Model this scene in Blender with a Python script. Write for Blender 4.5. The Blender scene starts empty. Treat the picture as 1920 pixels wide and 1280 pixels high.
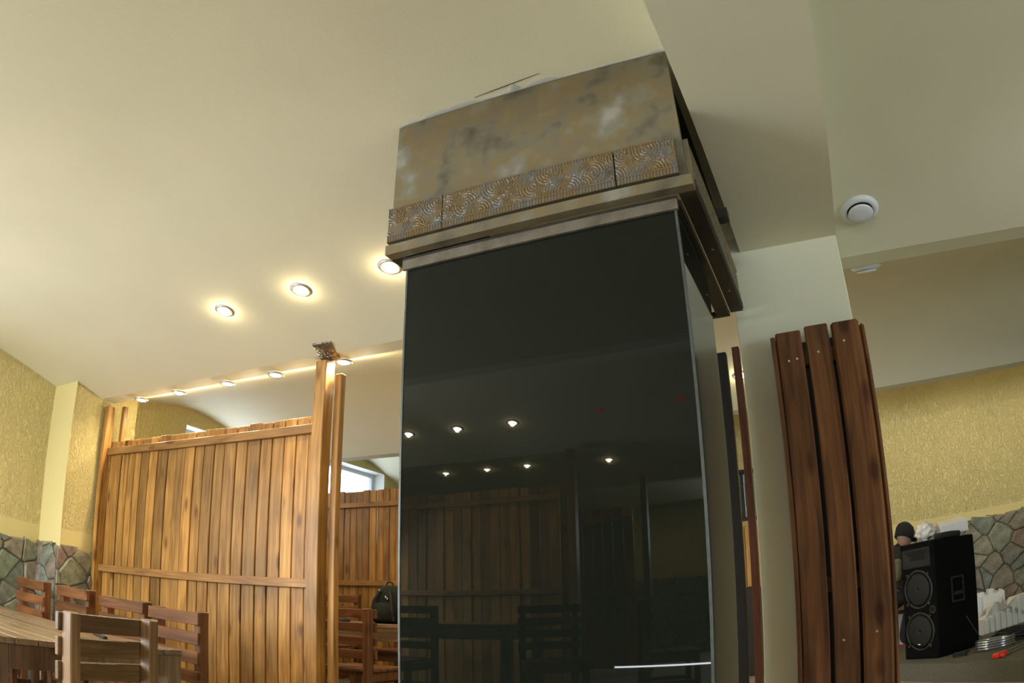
import bpy, bmesh, math, random
from mathutils import Vector, Matrix
random.seed(7)
sc = bpy.context.scene
C = sc.collection
PI = math.pi

# ------------------------------------------------------------------ camera
cd = bpy.data.cameras.new('camera')
cam = bpy.data.objects.new('camera', cd)
C.objects.link(cam)
sc.camera = cam
cd.sensor_fit = 'HORIZONTAL'
cd.sensor_width = 22.2
cd.type = 'PANO'
for holder in (cd, getattr(cd, 'cycles', None)):
    for k, v in (('panorama_type', 'FISHEYE_EQUISOLID'), ('fisheye_lens', 16.0), ('fisheye_fov', PI)):
        try:
            setattr(holder, k, v)
        except Exception:
            pass
cd.clip_start = 0.05
cd.clip_end = 200
rx, up = Vector((.910, .415, -.015)).normalized(), Vector((.160, -.318, .934))
fw = up.cross(rx).normalized()
up = rx.cross(fw).normalized()
cam.matrix_world = Matrix(((rx.x, up.x, -fw.x, 0), (rx.y, up.y, -fw.y, 0), (rx.z, up.z, -fw.z, 1.05), (0, 0, 0, 1)))

# ------------------------------------------------------------------ world, exposure, daylight
w = bpy.data.worlds.new('world')
sc.world = w
w.use_nodes = True
bg = w.node_tree.nodes['Background']
bg.inputs[0].default_value = (.72, .84, 1, 1)
bg.inputs[1].default_value = 3.2
sc.view_settings.view_transform = 'Standard'
sc.view_settings.look = 'None'
sc.view_settings.gamma = 1
sc.view_settings.exposure = 0.28
sc.view_settings.use_curve_mapping = False


def area_light(name, loc, target, sx, sy, energy, color):
    l = bpy.data.lights.new(name, 'AREA')
    l.shape = 'RECTANGLE'
    l.size, l.size_y, l.energy, l.color = sx, sy, energy, color
    o = bpy.data.objects.new(name, l)
    C.objects.link(o)
    o.location = loc
    o.rotation_euler = (Vector(target) - Vector(loc)).to_track_quat('-Z', 'Y').to_euler()
    return o


DAY = (.78, .90, 1.0)
WARM = (1.0, .80, .48)
# daylight for the left and rear wall windows; the right-hand lamp is added fill
area_light('daylight_near', (-6.25, .6, 1.95), (-3.2, .7, 2.35), 2.3, 1.5, 5, (.93, .96, 1.0))
area_light('daylight_mid', (-6.50, 5.8, 2.4), (-3.2, 5.6, 2.3), 1.5, .85, 16, DAY)
area_light('daylight_far', (-6.50, 8.0, 2.5), (-3.2, 8.0, 2.3), 1.7, .95, 18, DAY)
area_light('daylight_rear', (-5.75, -1.6, 1.75), (-3.9, -.2, -.4), 2.4, 1.7, 345, (.80, .91, 1.0))  # set inside the room and tilted down to bounce off the floor
area_light('fill_right', (5.85, -.4, 1.6), (2.4, .9, .0), 2.4, 1.5, 122, (.70, .88, 1.0))  # added lamp aimed at the floor to brighten the right-hand ceiling
area_light('daylight_rear_high', (-.1, -7.9, 2.3), (.2, 0, 1.6), 3.4, .72, 180, (.84, .95, 1.0))

# ------------------------------------------------------------------ materials


def new_mat(name):
    m = bpy.data.materials.new(name)
    m.use_nodes = True
    nt = m.node_tree
    return m, nt, nt.nodes['Principled BSDF']


def simple(name, col, rough=.6, metal=0, spec=.5, noise=0, bump=0, scale=20, emis=None, estr=0):
    m, nt, b = new_mat(name)
    b.inputs['Base Color'].default_value = (*col, 1)
    b.inputs['Roughness'].default_value = rough
    b.inputs['Metallic'].default_value = metal
    b.inputs['Specular IOR Level'].default_value = spec
    if emis:
        b.inputs['Emission Color'].default_value = (*emis, 1)
        b.inputs['Emission Strength'].default_value = estr
    if noise or bump:
        tc = nt.nodes.new('ShaderNodeTexCoord')
        nz = nt.nodes.new('ShaderNodeTexNoise')
        nz.inputs['Scale'].default_value = scale
        nz.inputs['Detail'].default_value = 6
        nt.links.new(tc.outputs['Object'], nz.inputs['Vector'])
        if noise:
            r = nt.nodes.new('ShaderNodeValToRGB')
            r.color_ramp.elements[0].position = .3
            r.color_ramp.elements[1].position = .7
            r.color_ramp.elements[0].color = (*[c * (1 - noise) for c in col], 1)
            r.color_ramp.elements[1].color = (*[min(1, c * (1 + noise)) for c in col], 1)
            nt.links.new(nz.outputs['Fac'], r.inputs['Fac'])
            nt.links.new(r.outputs['Color'], b.inputs['Base Color'])
        if bump:
            bp = nt.nodes.new('ShaderNodeBump')
            bp.inputs['Strength'].default_value = bump
            bp.inputs['Distance'].default_value = .01
            nt.links.new(nz.outputs['Fac'], bp.inputs['Height'])
            nt.links.new(bp.outputs['Normal'], b.inputs['Normal'])
    return m


def wood(name, light, dark, axis=2, rough=.5, grain=1.0, knots=True, streak=None, lo=.72, hi=1.22, clear=.25):
    """procedural board wood, grain along AXIS of the object, every object its own shift and tone"""
    m, nt, b = new_mat(name)
    N, L = nt.nodes.new, nt.links.new
    tc = N('ShaderNodeTexCoord')
    oi = N('ShaderNodeObjectInfo')
    sh = N('ShaderNodeMath'); sh.operation = 'MULTIPLY'; sh.inputs[1].default_value = 37.3
    L(oi.outputs['Random'], sh.inputs[0])
    cx = N('ShaderNodeCombineXYZ')
    for i in range(3):
        L(sh.outputs[0], cx.inputs[i])
    add = N('ShaderNodeVectorMath'); add.operation = 'ADD'
    L(tc.outputs['Object'], add.inputs[0]); L(cx.outputs[0], add.inputs[1])
    mp = N('ShaderNodeMapping')
    s = [14.0 * grain] * 3; s[axis] = 1.1 * grain
    mp.inputs['Scale'].default_value = s
    L(add.outputs[0], mp.inputs['Vector'])
    n1 = N('ShaderNodeTexNoise'); n1.inputs['Scale'].default_value = 1.6; n1.inputs['Detail'].default_value = 5; n1.inputs['Distortion'].default_value = 1.1
    L(mp.outputs[0], n1.inputs['Vector'])
    mp2 = N('ShaderNodeMapping')
    s2 = [110.0] * 3; s2[axis] = 3.0
    mp2.inputs['Scale'].default_value = s2
    L(add.outputs[0], mp2.inputs['Vector'])
    n2 = N('ShaderNodeTexNoise'); n2.inputs['Scale'].default_value = 1.0; n2.inputs['Detail'].default_value = 3
    L(mp2.outputs[0], n2.inputs['Vector'])
    mx = N('ShaderNodeMath'); mx.operation = 'MULTIPLY_ADD'; mx.inputs[1].default_value = .35
    L(n2.outputs['Fac'], mx.inputs[0])
    sc1 = N('ShaderNodeMath'); sc1.operation = 'MULTIPLY'; sc1.inputs[1].default_value = .72
    L(n1.outputs['Fac'], sc1.inputs[0]); L(sc1.outputs[0], mx.inputs[2])
    rp = N('ShaderNodeValToRGB')
    e = rp.color_ramp.elements
    e[0].position, e[1].position = .36, .66
    e[0].color, e[1].color = (*dark, 1), (*light, 1)
    L(mx.outputs[0], rp.inputs['Fac'])
    col = rp.outputs['Color']
    if knots:
        mp3 = N('ShaderNodeMapping')
        s3 = [6.5] * 3; s3[axis] = 2.6
        mp3.inputs['Scale'].default_value = s3
        L(add.outputs[0], mp3.inputs['Vector'])
        vo = N('ShaderNodeTexVoronoi'); vo.inputs['Scale'].default_value = 1.0
        L(mp3.outputs[0], vo.inputs['Vector'])
        r2 = N('ShaderNodeValToRGB')
        r2.color_ramp.elements[0].position, r2.color_ramp.elements[1].position = .09, .21
        r2.color_ramp.elements[0].color = (.30, .20, .13, 1)
        r2.color_ramp.elements[1].color = (1, 1, 1, 1)
        L(vo.outputs['Distance'], r2.inputs['Fac'])
        mk = N('ShaderNodeMix'); mk.data_type = 'RGBA'; mk.blend_type = 'MULTIPLY'
        mk.inputs['Factor'].default_value = .8
        L(col, mk.inputs[6]); L(r2.outputs['Color'], mk.inputs[7])
        col = mk.outputs[2]
    if streak:
        mp4 = N('ShaderNodeMapping')
        s4 = [9.0] * 3; s4[axis] = .35
        mp4.inputs['Scale'].default_value = s4
        L(add.outputs[0], mp4.inputs['Vector'])
        n4 = N('ShaderNodeTexNoise'); n4.inputs['Scale'].default_value = 2.4; n4.inputs['Detail'].default_value = 2
        L(mp4.outputs[0], n4.inputs['Vector'])
        r4 = N('ShaderNodeValToRGB')
        r4.color_ramp.elements[0].position, r4.color_ramp.elements[1].position = .36, .50
        r4.color_ramp.elements[0].color = (*streak, 1); r4.color_ramp.elements[1].color = (1, 1, 1, 1)
        L(n4.outputs['Fac'], r4.inputs['Fac'])
        mk = N('ShaderNodeMix'); mk.data_type = 'RGBA'; mk.blend_type = 'MULTIPLY'; mk.inputs['Factor'].default_value = 1
        L(col, mk.inputs[6]); L(r4.outputs['Color'], mk.inputs[7])
        col = mk.outputs[2]
    # large stain patches and tone per object
    n3 = N('ShaderNodeTexNoise'); n3.inputs['Scale'].default_value = 2.3; n3.inputs['Detail'].default_value = 2
    L(add.outputs[0], n3.inputs['Vector'])
    mr = N('ShaderNodeMapRange'); mr.inputs['From Min'].default_value = .3; mr.inputs['From Max'].default_value = .7
    mr.inputs['To Min'].default_value = .72; mr.inputs['To Max'].default_value = 1.16
    L(n3.outputs['Fac'], mr.inputs['Value'])
    mr2 = N('ShaderNodeMapRange'); mr2.inputs['To Min'].default_value = lo; mr2.inputs['To Max'].default_value = hi
    L(oi.outputs['Random'], mr2.inputs['Value'])
    mm = N('ShaderNodeMath'); mm.operation = 'MULTIPLY'
    L(mr.outputs[0], mm.inputs[0]); L(mr2.outputs[0], mm.inputs[1])
    vs = N('ShaderNodeVectorMath'); vs.operation = 'SCALE'
    L(col, vs.inputs[0]); L(mm.outputs[0], vs.inputs['Scale'])
    L(vs.outputs[0], b.inputs['Base Color'])
    b.inputs['Roughness'].default_value = rough
    b.inputs['Specular IOR Level'].default_value = .28
    b.inputs['Coat Weight'].default_value = clear
    b.inputs['Coat Roughness'].default_value = .3
    bp = N('ShaderNodeBump'); bp.inputs['Strength'].default_value = .25; bp.inputs['Distance'].default_value = .003
    L(n2.outputs['Fac'], bp.inputs['Height']); L(bp.outputs['Normal'], b.inputs['Normal'])
    return m


def plaster(name, col, relief=True):
    m, nt, b = new_mat(name)
    N, L = nt.nodes.new, nt.links.new
    tc = N('ShaderNodeTexCoord')
    mp = N('ShaderNodeMapping'); mp.inputs['Scale'].default_value = (38, 38, 17)
    L(tc.outputs['Object'], mp.inputs['Vector'])
    n = N('ShaderNodeTexNoise'); n.inputs['Scale'].default_value = 1; n.inputs['Detail'].default_value = 3; n.inputs['Distortion'].default_value = 1.6
    L(mp.outputs[0], n.inputs['Vector'])
    r = N('ShaderNodeValToRGB'); r.color_ramp.elements[0].position, r.color_ramp.elements[1].position = .42, .58
    L(n.outputs['Fac'], r.inputs['Fac'])
    n2 = N('ShaderNodeTexNoise'); n2.inputs['Scale'].default_value = 1.3
    L(tc.outputs['Object'], n2.inputs['Vector'])
    mr = N('ShaderNodeMapRange'); mr.inputs['To Min'].default_value = .93; mr.inputs['To Max'].default_value = 1.05
    L(n2.outputs['Fac'], mr.inputs['Value'])
    vs = N('ShaderNodeVectorMath'); vs.operation = 'SCALE'; vs.inputs[0].default_value = col
    L(mr.outputs[0], vs.inputs['Scale']); L(vs.outputs[0], b.inputs['Base Color'])
    b.inputs['Roughness'].default_value = .7
    b.inputs['Specular IOR Level'].default_value = .3
    bp = N('ShaderNodeBump'); bp.inputs['Strength'].default_value = .9 if relief else .04; bp.inputs['Distance'].default_value = .010
    L(r.outputs['Color'], bp.inputs['Height']); L(bp.outputs['Normal'], b.inputs['Normal'])
    return m


def patina(name, cols, scale=3.0, metal=.35, rough=.5, fine=.0):
    m, nt, b = new_mat(name)
    N, L = nt.nodes.new, nt.links.new
    tc = N('ShaderNodeTexCoord')
    n = N('ShaderNodeTexNoise'); n.inputs['Scale'].default_value = scale; n.inputs['Detail'].default_value = 3; n.inputs['Roughness'].default_value = .58
    L(tc.outputs['Object'], n.inputs['Vector'])
    r = N('ShaderNodeValToRGB')
    while len(r.color_ramp.elements) < len(cols):
        r.color_ramp.elements.new(.5)
    for i, c in enumerate(cols):
        r.color_ramp.elements[i].position = .28 + .44 * i / (len(cols) - 1)
        r.color_ramp.elements[i].color = (*c, 1)
    L(n.outputs['Fac'], r.inputs['Fac'])
    n2 = N('ShaderNodeTexNoise'); n2.inputs['Scale'].default_value = 260; n2.inputs['Detail'].default_value = 2
    L(tc.outputs['Object'], n2.inputs['Vector'])
    mr = N('ShaderNodeMapRange'); mr.inputs['To Min'].default_value = .75; mr.inputs['To Max'].default_value = 1.25
    L(n2.outputs['Fac'], mr.inputs['Value'])
    vs = N('ShaderNodeVectorMath'); vs.operation = 'SCALE'
    L(r.outputs['Color'], vs.inputs[0]); L(mr.outputs[0], vs.inputs['Scale'])
    L(vs.outputs[0], b.inputs['Base Color'])
    b.inputs['Metallic'].default_value = metal
    b.inputs['Roughness'].default_value = rough
    return m


def stone_mat():
    m, nt, b = new_mat('flagstone')
    N, L = nt.nodes.new, nt.links.new
    oi = N('ShaderNodeObjectInfo'); tc = N('ShaderNodeTexCoord')
    r = N('ShaderNodeValToRGB')
    cols = [(.17, .20, .14), (.24, .23, .15), (.20, .145, .12), (.28, .25, .17), (.16, .19, .15), (.25, .17, .135), (.22, .24, .17)]
    while len(r.color_ramp.elements) < len(cols):
        r.color_ramp.elements.new(.5)
    for i, c in enumerate(cols):
        r.color_ramp.elements[i].position = i / (len(cols) - 1)
        r.color_ramp.elements[i].color = (*c, 1)
    L(oi.outputs['Random'], r.inputs['Fac'])
    n = N('ShaderNodeTexNoise'); n.inputs['Scale'].default_value = 14; n.inputs['Detail'].default_value = 8; n.inputs['Roughness'].default_value = .65
    L(tc.outputs['Object'], n.inputs['Vector'])
    mr = N('ShaderNodeMapRange'); mr.inputs['From Min'].default_value = .3; mr.inputs['From Max'].default_value = .7
    mr.inputs['To Min'].default_value = .55; mr.inputs['To Max'].default_value = 1.5
    L(n.outputs['Fac'], mr.inputs['Value'])
    vs = N('ShaderNodeVectorMath'); vs.operation = 'SCALE'
    L(r.outputs['Color'], vs.inputs[0]); L(mr.outputs[0], vs.inputs['Scale']); L(vs.outputs[0], b.inputs['Base Color'])
    b.inputs['Roughness'].default_value = .55
    bp = N('ShaderNodeBump'); bp.inputs['Strength'].default_value = .7; bp.inputs['Distance'].default_value = .012
    L(n.outputs['Fac'], bp.inputs['Height']); L(bp.outputs['Normal'], b.inputs['Normal'])
    return m


YEL = (.74, .625, .285)
CEIL = (.79, .755, .56)
M = dict(
    wall=plaster('yellow_plaster', YEL), wall_smooth=plaster('yellow_paint', YEL, False),
    ceil=plaster('cream_ceiling_paint', CEIL, False),
    pine_z=wood('pine_upright', (.49, .255, .060), (.24, .098, .018), 2, lo=.60, hi=1.25),
    pine_x=wood('pine_rail', (.42, .215, .06), (.23, .10, .024), 0, lo=.85, hi=1.1),
    red_z=wood('chair_wood_upright', (.18, .07, .022), (.075, .027, .009), 2, rough=.45, clear=.15),
    red_x=wood('chair_wood_slat', (.20, .078, .025), (.085, .03, .010), 0, rough=.45, clear=.15),
    brn_z=wood('near_chair_upright', (.25, .13, .046), (.105, .05, .018), 2, rough=.4, clear=.5),
    brn_x=wood('near_chair_slat', (.235, .12, .042), (.10, .048, .016), 0, rough=.4, clear=.5),
    tab_x=wood('table_top_wood', (.26, .165, .095), (.13, .075, .04), 0, rough=.3, clear=.6),
    tab_z=wood('table_leg_wood', (.19, .115, .06), (.09, .05, .025), 2, rough=.4),
    plank=wood('dark_cladding', (.225, .092, .030), (.10, .038, .013), 2, rough=.6, knots=True, streak=(.52, .45, .40), lo=.95, hi=1.15, clear=0),
    dpost=simple('black_post', (.012, .009, .006), .5, noise=.3, scale=30),
    rpost=wood('red_brown_post', (.12, .04, .018), (.05, .018, .008), 2),
    stone=stone_mat(), mortar=simple('mortar', (.13, .11, .075), .9, noise=.4, bump=.6, scale=30),
    hood=patina('bronze_patina', [(.050, .040, .022), (.105, .088, .052), (.165, .138, .088), (.19, .14, .065), (.20, .185, .135), (.30, .28, .22)], 4.6, .2, .5),
    band=patina('embossed_patina', [(.085, .062, .032), (.17, .15, .12), (.19, .125, .05), (.16, .15, .13)], 7, .35, .42),
    pink=patina('pinkish_metal', [(.09, .072, .048), (.17, .14, .10), (.21, .18, .135)], 9, .2, .5),
    darkm=simple('dark_and_shaded_bronze', (.035, .03, .02), .5, .3, noise=.3, scale=12),  # on hood sides and lips their shade is put into this colour
    edge=simple('glass_edge', (.09, .10, .09), .35, .3, noise=.2, scale=25),
    glass=simple('black_glass', (.0075, .010, .0075), .015, 0, .32),
    white=simple('white_plastic', (.78, .80, .82), .35), pvc=simple('white_window_frame', (.75, .77, .80), .4),
    reveal=simple('window_reveal', (.68, .68, .62), .7),
    caulk=simple('white_filler', (.92, .92, .90), .8), black=simple('black_slot', (.008, .008, .008), .6),
    bulb=simple('lamp_glow', (1, 1, 1), .4, emis=(1, .93, .78), estr=40),
    chrome=simple('satin_nickel', (.6, .58, .52), .3, .8),
    tile=simple('dark_embossed_metal', (.16, .145, .115), .35, .6, noise=.7, bump=1, scale=38),
    floor=simple('brown_floor_tiles', (.36, .31, .24), .45, noise=.3, scale=5), carpet=simple('grey_carpet', (.12, .115, .085), .95, noise=.45, bump=.8, scale=160),
    screw=simple('steel_screw', (.6, .6, .58), .3, 1), foam=simple('white_polystyrene', (.85, .85, .82), .7, bump=.2, scale=80),
    spk=simple('black_speaker_carpet', (.002, .002, .002), .9, 0, .15, bump=.3, scale=200), cone=simple('speaker_cone', (.009, .009, .006), .6, 0, .3),
    ring=simple('speaker_ring', (.016, .016, .013), .5, .1), cloth=simple('black_cloth', (.010, .010, .011), .85, bump=.5, scale=60),
    bag=simple('dark_green_nylon', (.009, .012, .008), .8, 0, .2, noise=.4, bump=.3, scale=40), card=simple('brown_cardboard', (.36, .20, .075), .8, noise=.1),
    paper=simple('white_card', (.80, .76, .72), .6), red=simple('red_plastic', (.75, .03, .01), .35), steel=simple('steel_bar', (.42, .42, .42), .25, .9),
    cable=simple('black_cable', (.012, .012, .010), .5), hose=simple('silvery_hose', (.42, .42, .44), .14, .85),
    skin=simple('skin', (.36, .20, .13), .5), sleeve=simple('grey_green_sleeve', (.13, .13, .085), .8, noise=.2),
    film=simple('clear_film', (.75, .73, .66), .25), redglow=simple('dim_red_glow', (.1, .0, .0), .5, emis=(1, .08, .02), estr=1.2),
    glow_strip=simple('white_glow_bar', (1, 1, 1), .4, emis=(.9, .95, 1), estr=25), lightwood=wood('honey_wood', (.62, .36, .12), (.45, .24, .07), 2, knots=False),
    green=simple('green_leaves', (.05, .09, .04), .8, noise=.6, scale=30),
)
gm, gnt, gb = new_mat('window_glass')
gb.inputs['Roughness'].default_value = 0
gb.inputs['Transmission Weight'].default_value = 1
gb.inputs['IOR'].default_value = 1.02
M['wglass'] = gm

# ------------------------------------------------------------------ mesh helpers


def mesh_from(bm, name='mesh'):
    me = bpy.data.meshes.new(name)
    bmesh.ops.recalc_face_normals(bm, faces=bm.faces)
    bm.to_mesh(me)
    bm.free()
    return me


def add_box(bm, lo, hi, bev=0, rot=None):
    lo, hi = Vector(lo), Vector(hi)
    r = bmesh.ops.create_cube(bm, size=1)
    vs = r['verts']
    c, s = (lo + hi) / 2, hi - lo
    for v in vs:
        v.co = Vector((v.co.x * s.x, v.co.y * s.y, v.co.z * s.z))
        if rot is not None:
            v.co = rot @ v.co
        v.co += c
    if bev:
        es = list({e for v in vs for e in v.link_edges})
        bmesh.ops.bevel(bm, geom=es, offset=bev, segments=1, affect='EDGES')


def add_cyl(bm, c, r1, r2, h, seg=24, rot=None):
    r = bmesh.ops.create_cone(bm, cap_ends=True, segments=seg, radius1=r1, radius2=r2, depth=h)
    for v in r['verts']:
        if rot is not None:
            v.co = rot @ v.co
        v.co += Vector(c)


def add_lathe(bm, prof, seg=32, c=(0, 0, 0), rot=None):
    """profile of (r, z), revolved about z"""
    rings = []
    for r, z in prof:
        ring = []
        for i in range(seg):
            a = 2 * PI * i / seg
            p = Vector((r * math.cos(a), r * math.sin(a), z))
            if rot is not None:
                p = rot @ p
            ring.append(bm.verts.new(p + Vector(c)))
        rings.append(ring)
    for a, b in zip(rings, rings[1:]):
        for i in range(seg):
            bm.faces.new((a[i], a[(i + 1) % seg], b[(i + 1) % seg], b[i]))
    for ring in (rings[0], rings[-1]):
        bm.faces.new(ring)


def tube_mesh(pts, rad, seg=8):
    bm = bmesh.new()
    pts = [Vector(p) for p in pts]
    prev = None
    n = Vector((0, 0, 1))
    rings = []
    for i, p in enumerate(pts):
        d = (pts[min(i + 1, len(pts) - 1)] - pts[max(i - 1, 0)]).normalized()
        a = d.cross(n)
        if a.length < .05:
            a = d.cross(Vector((1, 0, 0)))
        a.normalize()
        b = d.cross(a)
        rr = rad[i] if isinstance(rad, (list, tuple)) else rad
        rings.append([bm.verts.new(p + (a * math.cos(2 * PI * k / seg) + b * math.sin(2 * PI * k / seg)) * rr) for k in range(seg)])
    for r1, r2 in zip(rings, rings[1:]):
        for k in range(seg):
            bm.faces.new((r1[k], r1[(k + 1) % seg], r2[(k + 1) % seg], r2[k]))
    bm.faces.new(rings[0]); bm.faces.new(rings[-1])
    return mesh_from(bm)


def link(name, me, mat, parent=None, loc=(0, 0, 0), rot=(0, 0, 0), smooth=False):
    if isinstance(me, bmesh.types.BMesh):
        me = mesh_from(me, name)
    o = bpy.data.objects.new(name, me)
    C.objects.link(o)
    if mat is not None and not me.materials:
        me.materials.append(M[mat] if isinstance(mat, str) else mat)
    if smooth:
        me.polygons.foreach_set('use_smooth', [True] * len(me.polygons))
    o.location = loc
    o.rotation_euler = rot
    if parent:
        o.parent = parent
    return o


_cache = {}


def box(name, lo, hi, mat, parent=None, bev=.003, rot=(0, 0, 0)):
    """box centred on its own origin; same sizes share mesh data"""
    lo, hi = Vector(lo), Vector(hi)
    c, s = (lo + hi) / 2, hi - lo
    key = (round(s.x, 4), round(s.y, 4), round(s.z, 4), bev, mat)
    if key not in _cache:
        bm = bmesh.new()
        add_box(bm, -s / 2, s / 2, bev)
        _cache[key] = mesh_from(bm, name)
        _cache[key].materials.append(M[mat])
    return link(name, _cache[key], None, parent, c, rot)


def thing(name, label, cat, loc=(0, 0, 0), rz=0, group=None):
    o = bpy.data.objects.new(name, None)
    C.objects.link(o)
    o.empty_display_size = .1
    o.location = loc
    o.rotation_euler = (0, 0, rz)
    return tag(o, label, cat, group)


def tag(o, label, cat, group=None):
    o['label'] = label
    o['category'] = cat
    if group:
        o['group'] = group
    return o


def struct(name, bm, mat, label=None, cat=None):
    o = link(name, bm, mat)
    o['kind'] = 'structure'
    if label:
        o['label'] = label
        o['category'] = cat or 'wall'
    return o


def copy_tree(o, loc, rz, label, scale=None):
    c = o.copy(); C.objects.link(c)
    c.location = loc; c.rotation_euler = (0, 0, rz); c['label'] = label
    if scale:
        c.scale = scale
    for ch in o.children:
        d = ch.copy(); C.objects.link(d); d.parent = c
        for g in ch.children:
            e = g.copy(); C.objects.link(e); e.parent = d
    return c


# ------------------------------------------------------------------ vaulted ceiling
ZS = 2.74
VAULTS = [(-7.7, -5.75, .26, 2.0), (-5.55, -3.15, .26, 2.0), (-2.95, -.20, .30, 1.8), (-.05, 3.70, .31, 1.75), (3.85, 6.58, .35, 1.62), (6.74, 9.9, .50, 1.8)]


def vault_z(y):
    for a, b, h, p in VAULTS:
        if a <= y <= b:
            t = abs((y - (a + b) / 2) / ((b - a) / 2))
            t = math.sqrt(t * t + .012) / math.sqrt(1.012)
            f = 1 - t ** p
            return ZS + h * max(0, f) / (1 - (math.sqrt(.012) / math.sqrt(1.012)) ** p)
    return ZS


ys = []
for a, b, h, p in VAULTS:
    n = 28
    ys += [a + (b - a) * i / n for i in range(n + 1)]
ys = [-8.4] + ys + [10.1]
bm = bmesh.new()
X0, X1 = -6.56, 6.35
rows = []
for y in ys:
    z = vault_z(y)
    rows.append((bm.verts.new((X0, y, z)), bm.verts.new((X1, y, z))))
tops = [(bm.verts.new((X0, ys[0], 3.6)), bm.verts.new((X1, ys[0], 3.6))), (bm.verts.new((X0, ys[-1], 3.6)), bm.verts.new((X1, ys[-1], 3.6)))]
for r1, r2 in zip(rows, rows[1:]):
    bm.faces.new((r1[0], r1[1], r2[1], r2[0]))
bm.faces.new((tops[0][0], tops[0][1], tops[1][1], tops[1][0]))
bm.faces.new((rows[0][0], rows[0][1], tops[0][1], tops[0][0]))
bm.faces.new((rows[-1][0], rows[-1][1], tops[1][1], tops[1][0]))
bm.faces.new([r[0] for r in rows] + [tops[1][0], tops[0][0]])
bm.faces.new([r[1] for r in rows] + [tops[1][1], tops[0][1]])
ceil = struct('ceiling', bm, 'ceil', 'cream painted ceiling of shallow vaults between flat beams', 'ceiling')
for p in ceil.data.polygons:
    n = p.normal
    if len(p.vertices) == 4 and abs(n.z) > .5 and p.center.z < 3.5:
        p.use_smooth = True
mod = ceil.modifiers.new('edges', 'EDGE_SPLIT'); mod.split_angle = math.radians(12)

# floors
bm = bmesh.new(); add_box(bm, (-6.6, -8.4, -.12), (6.35, 10.1, 0)); struct('floor', bm, 'floor', 'brown floor under tables and glass column', 'floor')
bm = bmesh.new(); add_box(bm, (-6.25, 3.72, 0), (6.0, 9.95, .15)); struct('floor_step', bm, 'floor', 'raised floor beyond the wooden partition', 'floor')
bm = bmesh.new(); add_box(bm, (-6.25, -8.0, 0), (6.0, -.9, .15)); struct('floor_step', bm, 'floor', 'raised floor of the bay behind the photographer', 'floor')

# cross beam running away from the camera, pillar under it
bm = bmesh.new(); add_box(bm, (-.25, -.2, ZS - .002), (.26, 3.42, 3.45)); struct('trim_1', bm, 'ceil', 'flat cream ceiling beam running away above the glass column', 'beam')
bm = bmesh.new(); add_box(bm, (-.32, 3.41, 0), (.26, 3.95, 3.2), .004); struct('trim_2', bm, 'ceil', 'cream pillar behind the dark plank cladding', 'pillar')

# ------------------------------------------------------------------ walls


def wall_mesh(axis, plane, thick, a0, a1, z0, z1, holes):
    """wall in plane axis=plane extending by thick; holes (a, b, z0, z1) sorted"""
    bm = bmesh.new()

    def seg(u0, u1, w0, w1):
        if u1 - u0 < 1e-4 or w1 - w0 < 1e-4:
            return
        p, q = sorted((plane, plane + thick))
        if axis == 'x':
            add_box(bm, (p, u0, w0), (q, u1, w1))
        else:
            add_box(bm, (u0, p, w0), (u1, q, w1))
    u = a0
    for h in holes:
        seg(u, h[0], z0, z1)
        seg(h[0], h[1], z0, h[2])
        seg(h[0], h[1], h[3], z1)
        u = h[1]
    seg(u, a1, z0, z1)
    return bm


HL = [(-2.6, -.6, .95, 2.6), (-.55, 1.75, 1.15, 2.72), (5.16, 6.5, 1.98, 2.91), (7.25, 9.13, 2.0, 3.08)]
struct('wall_left', wall_mesh('x', -6.25, -.3, -8.4, 10.1, 0, 3.5, HL), 'wall', 'yellow textured wall with small high windows on the left')
struct('wall_right', wall_mesh('x', 6.0, .35, -8.4, 10.1, 0, 3.5, [(-1.6, .8, .85, 2.35)]), 'wall', 'yellow textured wall far to the right')
struct('wall_back', wall_mesh('y', -8.0, -.4, -6.25, 6.0, 0, 3.5, [(-1.8, 1.6, 1.95, 2.66)]), 'wall', 'yellow wall behind the photographer with a high window band')
struct('wall_front', wall_mesh('y', 8.4, .35, -2.4, 6.0, 0, 3.4, [(-1.25, -.62, 1.90, 2.5)]), 'wall', 'yellow textured wall behind the stage and the loudspeaker')
bm = bmesh.new(); add_box(bm, (-2.4, 8.75, 0), (-2.2, 9.95, 3.4)); struct('wall_return', bm, 'wall', 'short yellow return wall of the far bay')
struct('wall_far', wall_mesh('y', 9.9, .2, -6.25, -2.2, 0, 3.5, []), 'wall', 'yellow end wall of the far left bay')
bm = bmesh.new(); add_box(bm, (-6.26, 3.40, 0), (-5.83, 4.15, 3.15)); struct('wall_pilaster', bm, 'wall', 'yellow wall pier beside the left post of the wooden partition')
bm = bmesh.new(); add_box(bm, (-6.26, 6.45, 0), (-5.95, 6.9, 3.15)); struct('wall_pilaster', bm, 'wall', 'yellow wall pier between the two far bays')
# smooth painted band just above the stones
bm = bmesh.new(); add_box(bm, (-6.253, 1.5, 1.28), (-6.248, 3.40, 1.50)); struct('trim_3', bm, 'wall_smooth')
bm = bmesh.new(); add_box(bm, (-6.255, 3.396, 1.28), (-5.825, 3.402, 3.1)); add_box(bm, (-5.832, 3.40, 1.28), (-5.826, 4.15, 1.48)); struct('trim_4', bm, 'wall_smooth')
bm = bmesh.new(); add_box(bm, (.5, 8.395, 1.45), (4.5, 8.402, 1.62)); struct('trim_5', bm, 'wall_smooth')


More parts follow.
